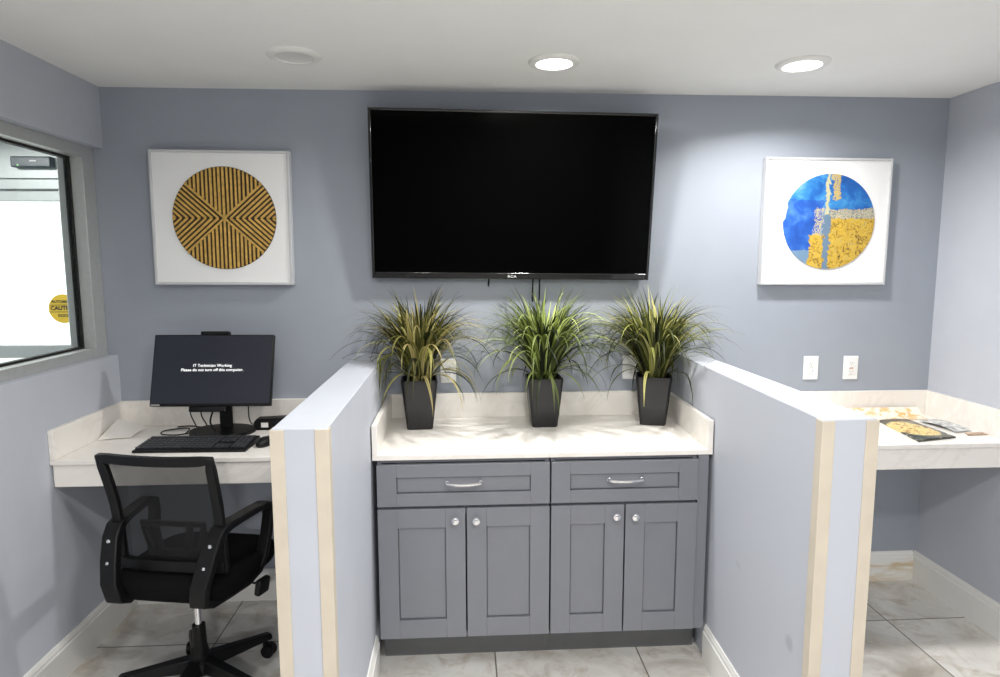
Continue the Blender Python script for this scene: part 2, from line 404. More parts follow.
# ------------------------------------------------------------------ ceiling lights
def downlight(x, y, on, label, tilt=0):
    t = thing('recessed_ceiling_light', label, 'ceiling light', (x, y, H), group=None)
    t['group'] = 'recessed downlights over the counter'
    obj('trim_ring', lathe(B(), [(.066, -.001), (.072, -.012), (.082, -.014), (.097, -.008), (.102, -.002), (.102, 0)], T(x, y, H), 40), M['trim'], t)
    if on: obj('lens', lathe(B(), [(0, -.007), (.05, -.0065), (.068, -.004)], T(x, y, H-tilt*.012) @ RY(-tilt*8), 40), M['lens_on'], t, label='glowing lens')
    else: obj('lens', lathe(B(), [(0, -.0008), (.045, -.0012), (.062, -.003), (.069, -.008)], T(x, y, H), 40), M['lens_off'], t, label='unlit white lens')
    return t
downlight(-.721, -.491, False, 'unlit round white ceiling light above the left partition')
d2 = downlight(.275, -.46, True, 'lit round ceiling light above the centre of the television')
d3 = downlight(1.265, -.488, True, 'lit round ceiling light nearest the blue and gold picture', .6)
downlight(-.72, -1.5, True, 'added fill light, out of view above the desk chair, in front of the left partition')
for (ax_, ay_, e_), lab in zip(OFFSCREEN, ('round flush ceiling light in the aisle facing the counter', 'added fill light, out of view far back in the room')):
    t = thing('offscreen_ceiling_light', lab, 'ceiling light', (ax_, ay_, H))  # the far fixture is made up to house the added fill lamp
    obj('fixture_rim', lathe(B(), [(.0, 0), (.19, 0), (.19, -.03), (.182, -.036), (.165, -.036)], T(ax_, ay_, H), 48), M['trim'], t)
    obj('diffuser', lathe(B(), [(0, -.040), (.12, -.040), (.165, -.034)], T(ax_, ay_, H), 48), M['lens_on'], t, label='glowing white diffuser')

# ------------------------------------------------------------------ base cabinets
CY = -.605; DF = -.627
def shaker(x0, x1, z0, z1, sw, rw=None):
    rw = rw or sw; b = B()
    box(b, x0, x0+sw, DF, CY-.001, z0, z1); box(b, x1-sw, x1, DF, CY-.001, z0, z1)
    box(b, x0+sw, x1-sw, DF, CY-.001, z0, z0+rw); box(b, x0+sw, x1-sw, DF, CY-.001, z1-rw, z1)
    box(b, x0+sw+.003, x1-sw-.003, DF+.009, CY-.001, z0+rw+.003, z1-rw-.003)
    box(b, x0+.01, x1-.01, DF+.016, CY-.001, z0+.01, z1-.01)
    return b
def pull(x, z, parent, half=.066):
    b = B(); pts = spline([(x-half, DF, z), (x-half, DF-.018, z), (x-half*.5, DF-.028, z), (x, DF-.031, z), (x+half*.5, DF-.028, z), (x+half, DF-.018, z), (x+half, DF, z)], 5)
    tube(b, pts, .0062, 10)
    for s in (-1, 1): lathe(b, [(0, 0), (.009, 0), (.009, .004), (.006, .006)], T(x+s*half, DF, z) @ RX(90), 14)
    return obj('handle', b, M['chrome'], parent, label='chrome bar handle')
def knob(x, z, parent):
    b = lathe(B(), [(.0, 0), (.008, 0), (.006, .004), (.006, .012), (.012, .017), (.0155, .023), (.0145, .029), (.008, .033), (0, .034)], T(x, DF, z) @ RX(90), 24)
    return obj('knob', b, M['chrome'], parent, label='round chrome knob')
def cabinet(x0, x1, xm, label, hx, kn, filler=None):
    t = thing('base_cabinet', label, 'cabinet', ((x0+x1)/2, -.3, 0)); t['group'] = 'grey base cabinets'
    b = B(); box(b, x0, x0+.018, CY, -.02, .145, .888); box(b, x1-.018, x1, CY, -.02, .145, .888)
    box(b, x0+.018, x1-.018, CY, -.02, .145, .163); box(b, x0+.018, x1-.018, -.03, -.02, .163, .888); box(b, x0+.018, x1-.018, CY, -.03, .875, .888)
    box(b, x0+.018, x1-.018, CY+.002, CY+.02, .66, .73)
    obj('carcass', b, M['cab'], t, bevel=.001)
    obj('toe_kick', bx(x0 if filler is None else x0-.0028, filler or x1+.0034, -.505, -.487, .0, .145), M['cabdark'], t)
    dr = obj('drawer', shaker(x0, x1, .7035, .872, .076, .052), M['cab'], t, bevel=.0012)
    pull(hx, .797, dr)
    d1 = obj('door', shaker(x0, xm-.003, .1504, .6915, .078), M['cab'], t, bevel=.0012); knob(kn[0], .650, d1)
    d2_ = obj('door', shaker(xm+.003, x1, .1504, .6915, .078), M['cab'], t, bevel=.0012); knob(kn[1], .647, d2_)
    if filler: obj('filler_strip', bx(x1+.003, filler, CY-.012, -.02, .147, .888), M['cab'], t, bevel=.001)
    return t
cabinet(-.4330, .2478, -.0857, 'grey shaker base cabinet under the left half of the counter', -.0925, (-.128, -.046))
cabinet(.2542, .8475, .5524, 'grey shaker base cabinet under the right half, with filler strip by the partition', .552, (.514, .590), .893)

def splash(x0, x1, z0, z1, y=-.001, th=.02): return bx(x0, x1, y-th, y, z0, z1)
ct = thing('countertop', 'white veined quartz counter over the grey cabinets, with upstands', 'countertop', (.22, -.3, .8895))
xa = lambda y: -.460 - .0143*y + .002; xb = lambda y: .926 + .0285*y - .002
obj('slab', prism(B(), [(xa(0), -.002), (xa(-.622), -.622), (xb(-.622), -.622), (xb(0), -.002)], .8895, .9105), M['quartz'], ct, bevel=.002)
obj('backsplash', splash(xa(0)+.021, xb(0)-.021, .9107, 1.029), M['quartz'], ct, bevel=.0015)
for f, s_ in ((xa, 1), (xb, -1)):
    obj('side_splash', prism(B(), [(f(0), -.002), (f(-.62), -.62), (f(-.62)+s_*.02, -.62), (f(0)+s_*.02, -.002)], .9107, 1.029), M['quartz'], ct, bevel=.0015)

def desk(x0, x1, label, splash_side, xw):
    t = thing('wall_desk', label, 'desk', ((x0+x1)/2, -.27, .78)); t['group'] = 'white built-in desks'
    obj('desk_top', bx(x0, x1, -.548, -.002, .873, .892), M['quartz'], t, bevel=.002)
    obj('apron', bx(x0+.004, x1-.004, -.536, -.516, .781, .8725), M['quartz'], t, bevel=.0015)
    l, r = (xw+.021, x1) if splash_side < 0 else (x0, xw-.021)
    obj('backsplash', splash(l, r, .8925, 1.0125), M['quartz'], t, bevel=.0015)
    a = (xw+.001, xw+.0205) if splash_side < 0 else (xw-.0205, xw-.001)
    obj('side_splash', bx(a[0], a[1], -.546, -.002, .8925, 1.0125), M['quartz'], t, bevel=.0015)
    return t
desk(XL+.001, -.600, 'white built-in desk holding the computer, left of the partitions', -1, XL)
desk(1.036, XR-.001, 'white built-in desk holding magazines, right of the partitions', 1, XR)

# ------------------------------------------------------------------ television
tv = thing('television', 'large black flat screen television mounted on the back wall', 'television', (.145, -.02, 1.58))
TVM = T(.1445, -.0925, 1.955) @ RY(.62) @ RX(5.7)      # local x right, z up, -y toward the viewer, front plane at y=0
W2, H2 = .6515, .3775
b = B(); box(b, -W2+.004, W2-.004, .010, .036, -H2+.004, H2-.004, TVM); box(b, -.42, .42, .034, .046, -.3, .12, TVM)
obj('back_shell', b, M['blackpl'], tv, bevel=.006)
b = B(); e = .013; eb = .030
box(b, -W2, -W2+e, -.0, .012, -H2, H2, TVM); box(b, W2-e, W2, 0, .012, -H2, H2, TVM)
box(b, -W2+e, W2-e, 0, .012, H2-e, H2, TVM); box(b, -W2+e, W2-e, 0, .012, -H2, -H2+eb, TVM)
obj('bezel', b, M['blackgl'], tv, bevel=.004, seg=3)
obj('screen', box(B(), -W2+e, W2-e, .0045, .010, -H2+eb, H2-e, TVM), M['tvscreen'], tv, smooth=0)
text('brand_badge', 'RCA', .0165, TVM @ T(0.0, -.0006, -H2+.0125) @ RX(90), M['white'], tv, label='small white badge', xs=1.3)
b = B(); box(b, -.30, .30, -.012, -.001, 1.80, 2.10, T(.1445, 0, 0)); 
for s_ in (-.2, .2): box(b, s_-.02, s_+.02, .046, .062, -.2, .2, TVM)
obj('wall_bracket', b, M['blackpl'], tv)
for i, (x, zb, lab) in enumerate([(.032, 1.545, 'short black cord end hanging under the television badge'), (.243, 1.47, 'black cord hanging from the television behind the middle plant'), (.275, 1.40, 'thin dark cord hanging right of another behind the middle plant')]):
    b = tube(B(), spline([(x, -.018, 1.62), (x+.001, -.012, 1.56), (x-.001, -.009, zb+.02), (x, -.008, zb)], 6), .0032, 8)
    obj('power_cord', b, M['blackpl'], tv)

# ------------------------------------------------------------------ pictures
def picture(x0, x1, z0, z1, label, name, rot):
    t = thing(name, label, 'picture', ((x0+x1)/2, 0, z0))
    cx, cz = (x0+x1)/2, (z0+z1)/2; hw, hh = (x1-x0)/2, (z1-z0)/2
    MM = T(cx, 0, cz) @ RY(rot); f = .012; d = .042
    b = B(); box(b, -hw, -hw+f, -d, -.001, -hh, hh, MM); box(b, hw-f, hw, -d, -.001, -hh, hh, MM)
    box(b, -hw+f, hw-f, -d, -.001, hh-f, hh, MM); box(b, -hw+f, hw-f, -d, -.001, -hh, -hh+f, MM)
    obj('picture_frame', b, M['acryl'], t, bevel=.002)
    obj('mat_board', box(B(), -hw+f, hw-f, -.036, -.002, -hh+f, hh-f, MM), M['mat'], t, smooth=0)
    return t, MM
p1, M1 = picture(-1.496, -.875, 1.558, 2.163, 'white framed picture of a round gold striped disc, left of the television', 'framed_picture', .35)
rd = .231
D1 = M1 @ T(0.013, -.036, 0) @ RX(90)      # local x right, y up, z toward viewer
dsc = obj('disc', lathe(B(), [(0, .0035), (rd, .0035), (rd, 0)], D1, 64), M['brown'], p1, label='dark brown backing disc')
rng = random.Random(4); b = B()
def strip(p, q, wd):
    p, q = Vector((*p, 0)), Vector((*q, 0)); d = q-p
    if d.length < .004: return
    n = Vector((-d.y, d.x, 0)).normalized()*wd/2
    n1 = n*rng.uniform(.85, 1.15); n2 = n*rng.uniform(.85, 1.15)
    vs = [bb.verts.new(D1 @ (c+Vector((0, 0, z)))) for z in (.0036, .0068) for c in (p-n1, q-n2, q+n2, p+n1)]
    for f in ((3, 2, 1, 0), (4, 5, 6, 7), (0, 1, 5, 4), (1, 2, 6, 5), (2, 3, 7, 6), (3, 0, 4, 7)): bb.faces.new([vs[i] for i in f])
bb = b; an = R(42); sp = .0182; ww = .0095
ca, sa = math.cos(an), math.sin(an)
for sy in (-1, 1):
    for k in range(-13, 14):
        dx = k*sp; y0 = abs(dx)*math.tan(an)+.006; r2 = rd*rd-dx*dx
        if r2 > 0 and math.sqrt(r2) > y0: strip((dx+rng.uniform(-.001, .001), sy*y0), (dx, sy*(math.sqrt(r2)-.002)), ww)
for sx in (-1, 1):
    for sy in (-1, 1):
        for k in range(0, 14):
            ax = k*sp/sa
            if ax > rd-.004: break
            # from (ax,0) outward along (ca, sa) to the circle
            t_ = -ax*ca + math.sqrt(max(0, (ax*ca)**2 - ax*ax + rd*rd)) - .002
            strip((sx*ax, 0), (sx*(ax+t_*ca), sy*t_*sa), ww)
obj('gold_strips', b, M['gold'], dsc, smooth=0, label='gold painted strips')
p2, M2 = picture(1.3485, 1.972, 1.547, 2.150, 'white framed picture of a round blue and gold painting, right of the television', 'framed_picture', .25)
def painted():
    k = Nt('blue_gold_paint'); v, x0, y0, z0 = k.obj_xyz()
    r = .226; PXC, PZC = (1.3485+1.972)/2, 1.547
    n = k.noise(v, 9, 5, .6, .5); n2 = k.noise(v, 38, 4, .65, 1.5); n3 = k.noise(v, 95, 3, .7, 2)
    wob = k.math('MULTIPLY', k.math('SUBTRACT', k.noise(v, 22, 4, .6, 1), .5), .30)
    u = k.math('ADD', k.math('DIVIDE', x0, r), wob); q = k.math('ADD', k.math('DIVIDE', k.math('SUBTRACT', z0, .3035), r), k.math('MULTIPLY', wob, .7))
    ge = lambda a, c: k.math('GREATER_THAN', a, c); lt = lambda a, c: k.math('LESS_THAN', a, c); an_ = lambda *a: a[0] if len(a) == 1 else k.math('MULTIPLY', a[0], an_(*a[1:]))
    blue = k.ramp(n, (.28, srgb(24, 70, 140)), (.46, srgb(30, 98, 176)), (.6, srgb(62, 140, 200)), (.74, srgb(150, 190, 208)))
    dark = k.ramp(n, (.3, srgb(24, 66, 150)), (.55, srgb(38, 92, 182)), (.75, srgb(82, 136, 202)))
    c = k.mix(an_(lt(u, -.1), lt(q, .45)), blue, dark)
    c = k.mix(an_(lt(q, -.62), lt(u, -.1)), c, srgb(112, 142, 170))
    gold = k.ramp(n2, (.36, srgb(84, 66, 40)), (.45, srgb(186, 150, 56)), (.57, srgb(214, 178, 62)), (.66, srgb(168, 152, 104)))
    c = k.mix(an_(ge(u, .04), lt(q, .22)), c, gold)
    c = k.mix(an_(ge(u, .04), lt(q, .26), ge(q, .06)), c, k.ramp(n3, (.4, srgb(86, 98, 108)), (.55, srgb(196, 188, 160))))
    c = k.mix(an_(ge(u, -.36), lt(u, -.04), lt(q, -.25)), c, gold)
    c = k.mix(an_(ge(u, -.26), lt(u, -.06), lt(q, .28), ge(q, -.3), ge(n3, .5)), c, srgb(196, 184, 140))
    c = k.mix(an_(ge(u, -.06), lt(u, .07), lt(q, .15)), c, srgb(104, 128, 150))
    c = k.mix(an_(ge(u, -.05), lt(u, .03), ge(q, .15)), c, srgb(192, 188, 150))
    c = k.mix(an_(ge(u, .09), lt(u, .26), ge(q, .45), ge(n3, .42)), c, srgb(196, 172, 104))
    k.t.links.new(c, k.p.inputs['Base Color']); k.p.inputs['Roughness'].default_value = .45
    k.bump(n2, .35, .004); return k.m
M['art'] = painted()
D2 = M2 @ T(.011, -.036, .001) @ RX(90)
# disc with a small bite out of its left edge, as in the photo
b = B(); pts = []
for k in range(96):
    a = 2*math.pi*k/96; r = .226
    if 158 < math.degrees(a) < 180: r = .216
    pts.append((r*math.cos(a), r*math.sin(a)))
prism(b, pts, 0, .005, D2); obj('painted_disc', b, M['art'], p2, label='blue and gold abstract round painting')

# ------------------------------------------------------------------ wall outlets
def outlet(cx, cz, label, gfci=False):
    t = thing('wall_outlet', label, 'outlet', (cx, 0, cz-.058)); t['group'] = 'white wall outlets'
    obj('cover_plate', bx(cx-.038, cx+.038, -.006, -.0005, cz-.0595, cz+.0595), M['white'], t, bevel=.003)
    if gfci:
        rc = obj('receptacle', bx(cx-.017, cx+.017, -.009, -.006, cz-.034, cz+.034), M['white'], t, bevel=.001)
        obj('reset_button', bx(cx-.010, cx+.010, -.0105, -.009, cz-.006, cz+.001), mat('button_red', srgb(214, 176, 164), .4), t)
        obj('test_button', bx(cx-.010, cx+.010, -.0105, -.009, cz+.003, cz+.009), M['white'], t)
        rcs = [(rc, cz-.022), (rc, cz+.022)]
    else:
        rcs = [(obj('receptacle', lathe(B(), [(0, .003), (.015, .003), (.0165, .0)], T(cx, -.006, cz+s_*.0195) @ RX(90), 24), M['white'], t), cz+s_*.0195) for s_ in (-1, 1)]
    fy = -.0092
    for rc, z in rcs:
        b = B()
        box(b, cx-.0075, cx-.0055, fy-.0006, fy+.0006, z, z+.008); box(b, cx+.0055, cx+.0075, fy-.0006, fy+.0006, z, z+.008)
        box(b, cx-.002, cx+.002, fy-.0006, fy+.0006, z-.009, z-.005)
        obj('slots', b, M['slot'], rc)
outlet(1.642, 1.132, 'white duplex wall outlet, the left one above the right desk')
outlet(1.848, 1.131, 'white outlet with test buttons, nearer the right hand corner', True)
outlet(-.165, 1.138, 'white wall outlet partly hidden behind the leftmost plant')
outlet(.726, 1.146, 'white wall outlet mostly hidden behind the rightmost plant')

# ------------------------------------------------------------------ plants
def plant(cx, cy, seed, label, rz, tint, nb=330):
    rng = random.Random(seed); z0 = .9112; ph = .226; rt_, rb = .081, .058
    t = thing('potted_grass', label, 'plant', (cx, cy, z0), R(rz)); t['group'] = 'potted grasses on the counter'
    def sq(bm, prof):
        rings = []
        for r, z in prof:
            c = r*.16
            p = [(r-c, -r), (r, -r+c), (r, r-c), (r-c, r), (-r+c, r), (-r, r-c), (-r, -r+c), (-r+c, -r)]
            rings.append([bm.verts.new((x, y, z)) for x, y in p])
        for a, b_ in zip(rings, rings[1:]):
            for i in range(8): bm.faces.new((a[i], a[(i+1) % 8], b_[(i+1) % 8], b_[i]))
        bm.faces.new(rings[0][::-1]); bm.faces.new(rings[-1]); return bm
    prof = [(rb*.96, 0), (rb, .004), (rb+.012, ph*.5), (rt_-.002, ph*.9), (rt_, ph-.012), (rt_, ph), (rt_-.007, ph), (rt_-.009, ph-.022)]
    obj('pot', sq(B(), prof), M['pot'], t, local=True, bevel=.001, smooth=40)
    obj('soil', sq(B(), [(rt_-.0105, ph-.03), (rt_-.0105, ph-.021), (rt_*.5, ph-.012)]), M['soil'], t, local=True)
    bm = B(); col = bm.loops.layers.color.new('Col')
    inv = ROOT[t].inverted()
    for i in range(nb):
        az = rng.uniform(0, 2*math.pi); kind = rng.random()
        r0 = .045*math.sqrt(rng.random())
        if kind < .50: L = rng.uniform(.34, .475); th0 = R(rng.uniform(2, 22)); bend = R(rng.uniform(20, 95)); pw = 2.4
        elif kind < .84: L = rng.uniform(.38, .53); th0 = R(rng.uniform(6, 26)); bend = R(rng.uniform(90, 165)); pw = 2.2
        elif kind < .95: L = rng.uniform(.40, .56); th0 = R(rng.uniform(14, 34)); bend = R(rng.uniform(90, 160)); pw = 1.5
        else: L = rng.uniform(.28, .38); th0 = R(rng.uniform(22, 40)); bend = R(rng.uniform(120, 150)); pw = 1.0
        wd = rng.uniform(.0034, .0066); n = 16
        p = Vector((cx+r0*math.cos(az), cy+r0*math.sin(az), z0+ph-.016)); tw = rng.uniform(-.5, .5); az2 = az+rng.uniform(-.35, .35)
        g = rng.random()
        if g < .34: base = srgb(134, 138, 92)
        elif g < .62: base = srgb(174, 174, 130)
        elif g < .80: base = srgb(86, 94, 56)
        else: base = srgb(210, 206, 172)
        br_ = rng.uniform(.7, 1.2); base = tuple(base[j]*tint[j]*br_ for j in range(3)); edge = tuple(min(1, c*1.35+.05) for c in base)
        rows = []
        for s_ in range(n+1):
            f = s_/n; th = th0 + bend*f**pw
            d = Vector((math.sin(th)*math.cos(az2+tw*f), math.sin(th)*math.sin(az2+tw*f), math.cos(th)))
            if s_: p = p + d*(L/n)
            q = p.copy()
            if q.y > -.006: q.y = -.006-.002*rng.random(); p.y = q.y
            if q.z > 1.565 and q.y > -.17: q.y = -.17; p.y = q.y
            if q.z < 1.245:
                lo, hi = -.440, .893
                if q.x < lo+.004 : q.x = lo+.004; p.x = q.x
                if q.x > hi : q.x = hi; p.x = q.x
            if q.z < z0+.004: q.z = z0+.004; p.z = q.z
            side = Vector((-math.sin(az2), math.cos(az2), 0))
            w_ = wd*(.55+1.6*f*(1-f)*1.6)*(1-f**3) + .0004
            up_ = d.cross(side).normalized()*w_*.25
            if q.y + abs(side.y)*w_ > -.003: q.y = -.004-abs(side.y)*w_
            rows.append([bm.verts.new(inv @ (q-side*w_)), bm.verts.new(inv @ (q+up_)), bm.verts.new(inv @ (q+side*w_))])
        for a, b_ in zip(rows, rows[1:]):
            for j in (0, 1):
                fc = bm.faces.new((a[j], a[j+1], b_[j+1], b_[j]))
                for lp in fc.loops:
                    e_ = edge if (lp.vert in (a[0], b_[0], a[2], b_[2])) else base
                    lp[col] = (*e_, 1)
    obj('foliage', bm, M['leaf'], t, local=True, smooth=60)
plant(-.292, -.185, 11, 'grassy potted plant leftmost on the counter, beside the left partition', 4, (1.0, .97, .95))
plant(.2775, -.18, 23, 'grassy potted plant at the middle of the counter, under the television', 0, (.94, 1.05, .94))
plant(.790, -.18, 37, 'grassy potted plant rightmost on the counter, beside the right partition', -14, (1.0, 1.02, .95))

# ------------------------------------------------------------------ computer on the left desk
DZ = .8925
mo = thing('computer_monitor', 'black computer monitor on the left desk showing white text', 'monitor', (-1.19, -.14, DZ))
MM = T(-1.192, -.226, 1.191) @ RX(-16.5) @ RY(.4)
mw, mh = .2575, .158
obj('display_panel', box(B(), -mw, mw, 0, .03, -mh, mh, MM), M['blackpl'], mo, bevel=.004)
obj('screen', box(B(), -mw+.005, mw-.005, -.0008, .001, -mh+.012, mh-.005, MM), M['monscreen'], mo, smooth=0)
text('screen_text', 'IT Technician Working\nPlease do not turn off this computer.', .0182, MM @ T(.0, -.0014, .010) @ RX(90), M['glow'], mo, label='white message lettering', xs=.98)
text('brand_badge', 'Lenovo', .0125, MM @ T(-mw+.026, -.0014, -mh+.0065) @ RX(90), M['white'], mo, label='small white badge')
obj('webcam', box(B(), -.062, .062, .002, .028, mh+.0005, mh+.016, MM), M['blackpl'], mo, bevel=.003)
obj('speaker_bar', box(B(), -.09, .06, .0, .03, -mh-.024, -mh-.0005, MM), M['blackpl'], mo, bevel=.003)
b = B(); prism(b, [(-.030, 0), (.030, 0), (.024, .02), (-.024, .02)], DZ+.014, 1.20, T(-1.176, -.140, 0)); box(b, -1.215, -1.125, -.18, -.105, 1.13, 1.23)
obj('stand_neck', b, M['blackpl'], mo, bevel=.004)
b = B(); pts = [(.145*math.cos(a), .112*math.sin(a)) for a in [2*math.pi*k/48 for k in range(48)]]
prism(b, pts, DZ+.0003, DZ+.015, T(-1.185, -.160, 0)); obj('stand_base', b, M['blackpl'], mo, bevel=.004)

kb = thing('keyboard', 'black keyboard on the left desk in front of the monitor', 'keyboard', (-1.205, -.385, DZ), R(-1.5))
b = B(); prism(b, [(-.088, 0), (.088, 0), (.088, .022), (-.088, .010)], -.228, .228, Matrix(((0, 0, 1, 0), (1, 0, 0, 0), (0, 1, 0, 0), (0, 0, 0, 1))))
obj('keyboard_case', b, M['blackpl'], kb, local=True, bevel=.003)
b = B(); KM = T(0, 0, .0168) @ RX(3.9)
for r in range(6):
    y = .066 - r*.0235 - (.006 if r else 0)
    for c in range(21):
        x = -.216 + c*.0207 + (.006 if c > 14 else 0) + (.004 if c > 17 else 0)
        if r == 5 and 4 <= c <= 8:
            if c == 4: box(b, x-.0085, x+.0085+4*.0207, y-.0085, y+.0085, 0, .005, KM)
            continue
        if r in (3,) and 15 <= c <= 17: continue
        box(b, x-.0085, x+.0085, y-.0085, y+.0085, 0, .005, KM)
obj('keys', b, mat('key_caps', srgb(58, 59, 62), .35), kb, local=True)
ms = thing('computer_mouse', 'black mouse right of the keyboard, beside the left partition', 'mouse', (-.932, -.372, DZ), R(-12))
def mouse_bm(z0=0):
    b = B(); n = 20; rings = []
    for z, s in ((.0005, .93), (.006, 1), (.016, .97), (.026, .78), (.032, .5), (.034, .2)):
        rings.append([b.verts.new((.031*s*math.cos(2*math.pi*k/n), .055*s*math.sin(2*math.pi*k/n)-.008*z/.034, z)) for k in range(n)])
    for p, q in zip(rings, rings[1:]):
        for k in range(n): b.faces.new((p[k], p[(k+1) % n], q[(k+1) % n], q[k]))
    b.faces.new(rings[0][::-1]); b.faces.new(rings[-1]); return b
obj('mouse_body', mouse_bm(), M['blackpl'], ms, local=True, smooth=60)
obj('scroll_wheel', lathe(B(), [(0, -.003), (.008, -.003), (.008, .003), (0, .003)], T(0, .032, .023) @ RY(90), 16), M['grey'], ms, local=True)
ad = thing('power_adapter', 'black box with a small white sticker on the desk behind the mouse', 'adapter', (-.96, -.10, DZ))
b = B(); prism(b, [(-1.055, DZ+.0005), (-.79, DZ+.0005), (-.79, DZ+.062), (-1.045, DZ+.052), (-1.057, DZ+.036)], .075, .135, Matrix(((1, 0, 0, 0), (0, 0, -1, 0), (0, 1, 0, 0), (0, 0, 0, 1))))
obj('adapter_case', b, M['blackpl'], ad, bevel=.004)
obj('rating_label', bx(-1.022, -.990, -.1362, -.1352, DZ+.014, DZ+.036), M['white'], ad, label='small white sticker')
def cable(pts, label, r=.0028):
    return obj('cable', tube(B(), spline(pts, 7), r, 8), M['blackpl'], mo)
zc_ = DZ+.0036
cable([(-1.335, -.12, 1.08), (-1.345, -.115, .98), (-1.325, -.11, .915), (-1.31, -.13, zc_), (-1.36, -.20, zc_), (-1.44, -.19, zc_), (-1.46, -.13, zc_), (-1.40, -.09, zc_), (-1.35, -.12, zc_+.006), (-1.34, -.19, zc_)], 'black cable coiled on the desk left of the monitor base')
cable([(-1.30, -.09, 1.08), (-1.315, -.07, .96), (-1.30, -.055, zc_), (-1.38, -.045, zc_), (-1.43, -.06, zc_)], 'black cable dropping behind the left half of the monitor')
cable([(-1.08, -.08, 1.06), (-1.10, -.065, .97), (-1.09, -.055, .905), (-1.03, -.05, zc_), (-.96, -.05, zc_)], 'black cable dropping right of the monitor stand to the black box')
cable([(-1.215, -.10, 1.06), (-1.225, -.19, .965), (-1.215, -.20, .93), (-1.20, -.205, .9118)], 'short black cable hanging in front of the monitor stand neck', .004)
# folded white paper in the desk corner
def sheet(name, rows, m, th, **kw):
    """rows of points -> a thin solid sheet"""
    b = B(); up_ = Vector((0, 0, th)); n, k = len(rows), len(rows[0])
    lo = [[b.verts.new(Vector(p)) for p in r] for r in rows]; hi = [[b.verts.new(Vector(p)+up_) for p in r] for r in rows]
    for i in range(n-1):
        for j in range(k-1):
            b.faces.new((lo[i][j], lo[i][j+1], lo[i+1][j+1], lo[i+1][j])); b.faces.new((hi[i][j], hi[i+1][j], hi[i+1][j+1], hi[i][j+1]))
    for i in range(n-1):
        b.faces.new((lo[i][0], lo[i+1][0], hi[i+1][0], hi[i][0])); b.faces.new((lo[i][-1], hi[i][-1], hi[i+1][-1], lo[i+1][-1]))
    for j in range(k-1):
        b.faces.new((lo[0][j], hi[0][j], hi[0][j+1], lo[0][j+1])); b.faces.new((lo[-1][j], lo[-1][j+1], hi[-1][j+1], hi[-1][j]))
    return obj(name, b, m, smooth=25, **kw)
rows = []
for i in range(9):
    f = i/8
    rows.append([(-1.680+.01*f + .125*g, -.265 + .16*f + .03*g*(1-f), DZ+.001 + .055*f**1.5*(1-.85*g) + .018*(1-f)*f*2 + .004*math.sin(g*3)) for g in [j/8 for j in range(9)]])
sheet('paper_sheet', rows, M['paper'], .002, label='white folded paper lying in the corner of the left desk', cat='paper')

# ------------------------------------------------------------------ magazines on the right desk
def quad(name, c, m, th, label, cat, lift=None, group=None, z=DZ+.001, n=8):
    A, B_, C_, D_ = [Vector((*q, 0)) for q in c]; rows = []
    for i in range(n+1):
        f = i/n
        rows.append([(A.lerp(B_, g).lerp(D_.lerp(C_, g), f)) + Vector((0, 0, z + (lift(g, f) if lift else 0))) for g in [j/n for j in range(n+1)]])
    o = sheet(name, [[tuple(p) for p in r] for r in rows], m, th, label=label, cat=cat, group=group)
    return o
def printed(name, kind):
    k = Nt(name); v, x, y, z = k.obj_xyz(); n = k.noise(v, 26, 4, .6, .8); n2 = k.noise(v, 60, 4, .6, .6)
    if kind == 'food':
        food = k.ramp(n2, (.34, srgb(64, 44, 20)), (.43, srgb(206, 150, 70)), (.52, srgb(240, 220, 150)), (.64, srgb(226, 205, 120)), (.72, srgb(188, 78, 40)))
        # dish shape
        r2 = k.math('ADD', k.math('POWER', k.math('DIVIDE', k.math('ADD', x, k.math('MULTIPLY', y, .02)), .088), 2), k.math('POWER', k.math('DIVIDE', k.math('SUBTRACT', y, .0), .125), 2))
        f = k.math('LESS_THAN', k.math('ADD', r2, k.math('MULTIPLY', k.math('SUBTRACT', n, .5), .9)), 1.0)
        bg = k.ramp(n, (.40, srgb(30, 38, 30)), (.55, srgb(58, 62, 50)), (.66, srgb(176, 172, 160)))
        col = k.mix(f, bg, food)
    elif kind == 'orange':
        col = k.ramp(n, (.40, srgb(248, 238, 224)), (.52, srgb(246, 226, 204)), (.60, srgb(240, 190, 136)), (.70, srgb(224, 188, 104)))
    elif kind == 'grey':
        col = k.ramp(n, (.36, srgb(120, 124, 126)), (.5, srgb(196, 200, 202)), (.62, srgb(226, 226, 224)))
    else:
        col = k.ramp(n, (.4, srgb(150, 110, 84)), (.6, srgb(200, 170, 144)))
    k.t.links.new(col, k.p.inputs['Base Color']); k.p.inputs['Roughness'].default_value = .3; return k.m
quad('magazine', [(1.845, -.515), (2.05, -.465), (2.058, -.150), (1.905, -.160)], printed('food_print', 'food'), .006, 'glossy dark magazine with a food photo lying on the right desk', 'magazine', lambda g, f: .004*math.sin(g*math.pi))
quad('brochure', [(1.81, -.145), (2.17, -.138), (2.19, -.035), (1.84, -.03)], printed('orange_print', 'orange'), .003, 'pale brochure with orange pictures at the back of the right desk', 'brochure', lambda g, f: .05*max(0, f-.25)**1.3, z=DZ+.001)
o = quad('leaflet', [(2.115, -.385), (2.205, -.365), (2.195, -.155), (2.09, -.185)], printed('grey_print', 'grey'), .004, 'grey and white leaflet on the right desk near the wall', 'leaflet', lambda g, f: .010*math.sin(f*math.pi)*(1-.4*g), z=DZ+.004)
quad('card', [(2.135, -.43), (2.23, -.425), (2.232, -.392), (2.15, -.392)], printed('brown_print', 'brown'), .003, 'small brownish card at the front edge of the grey leaflet', 'card')

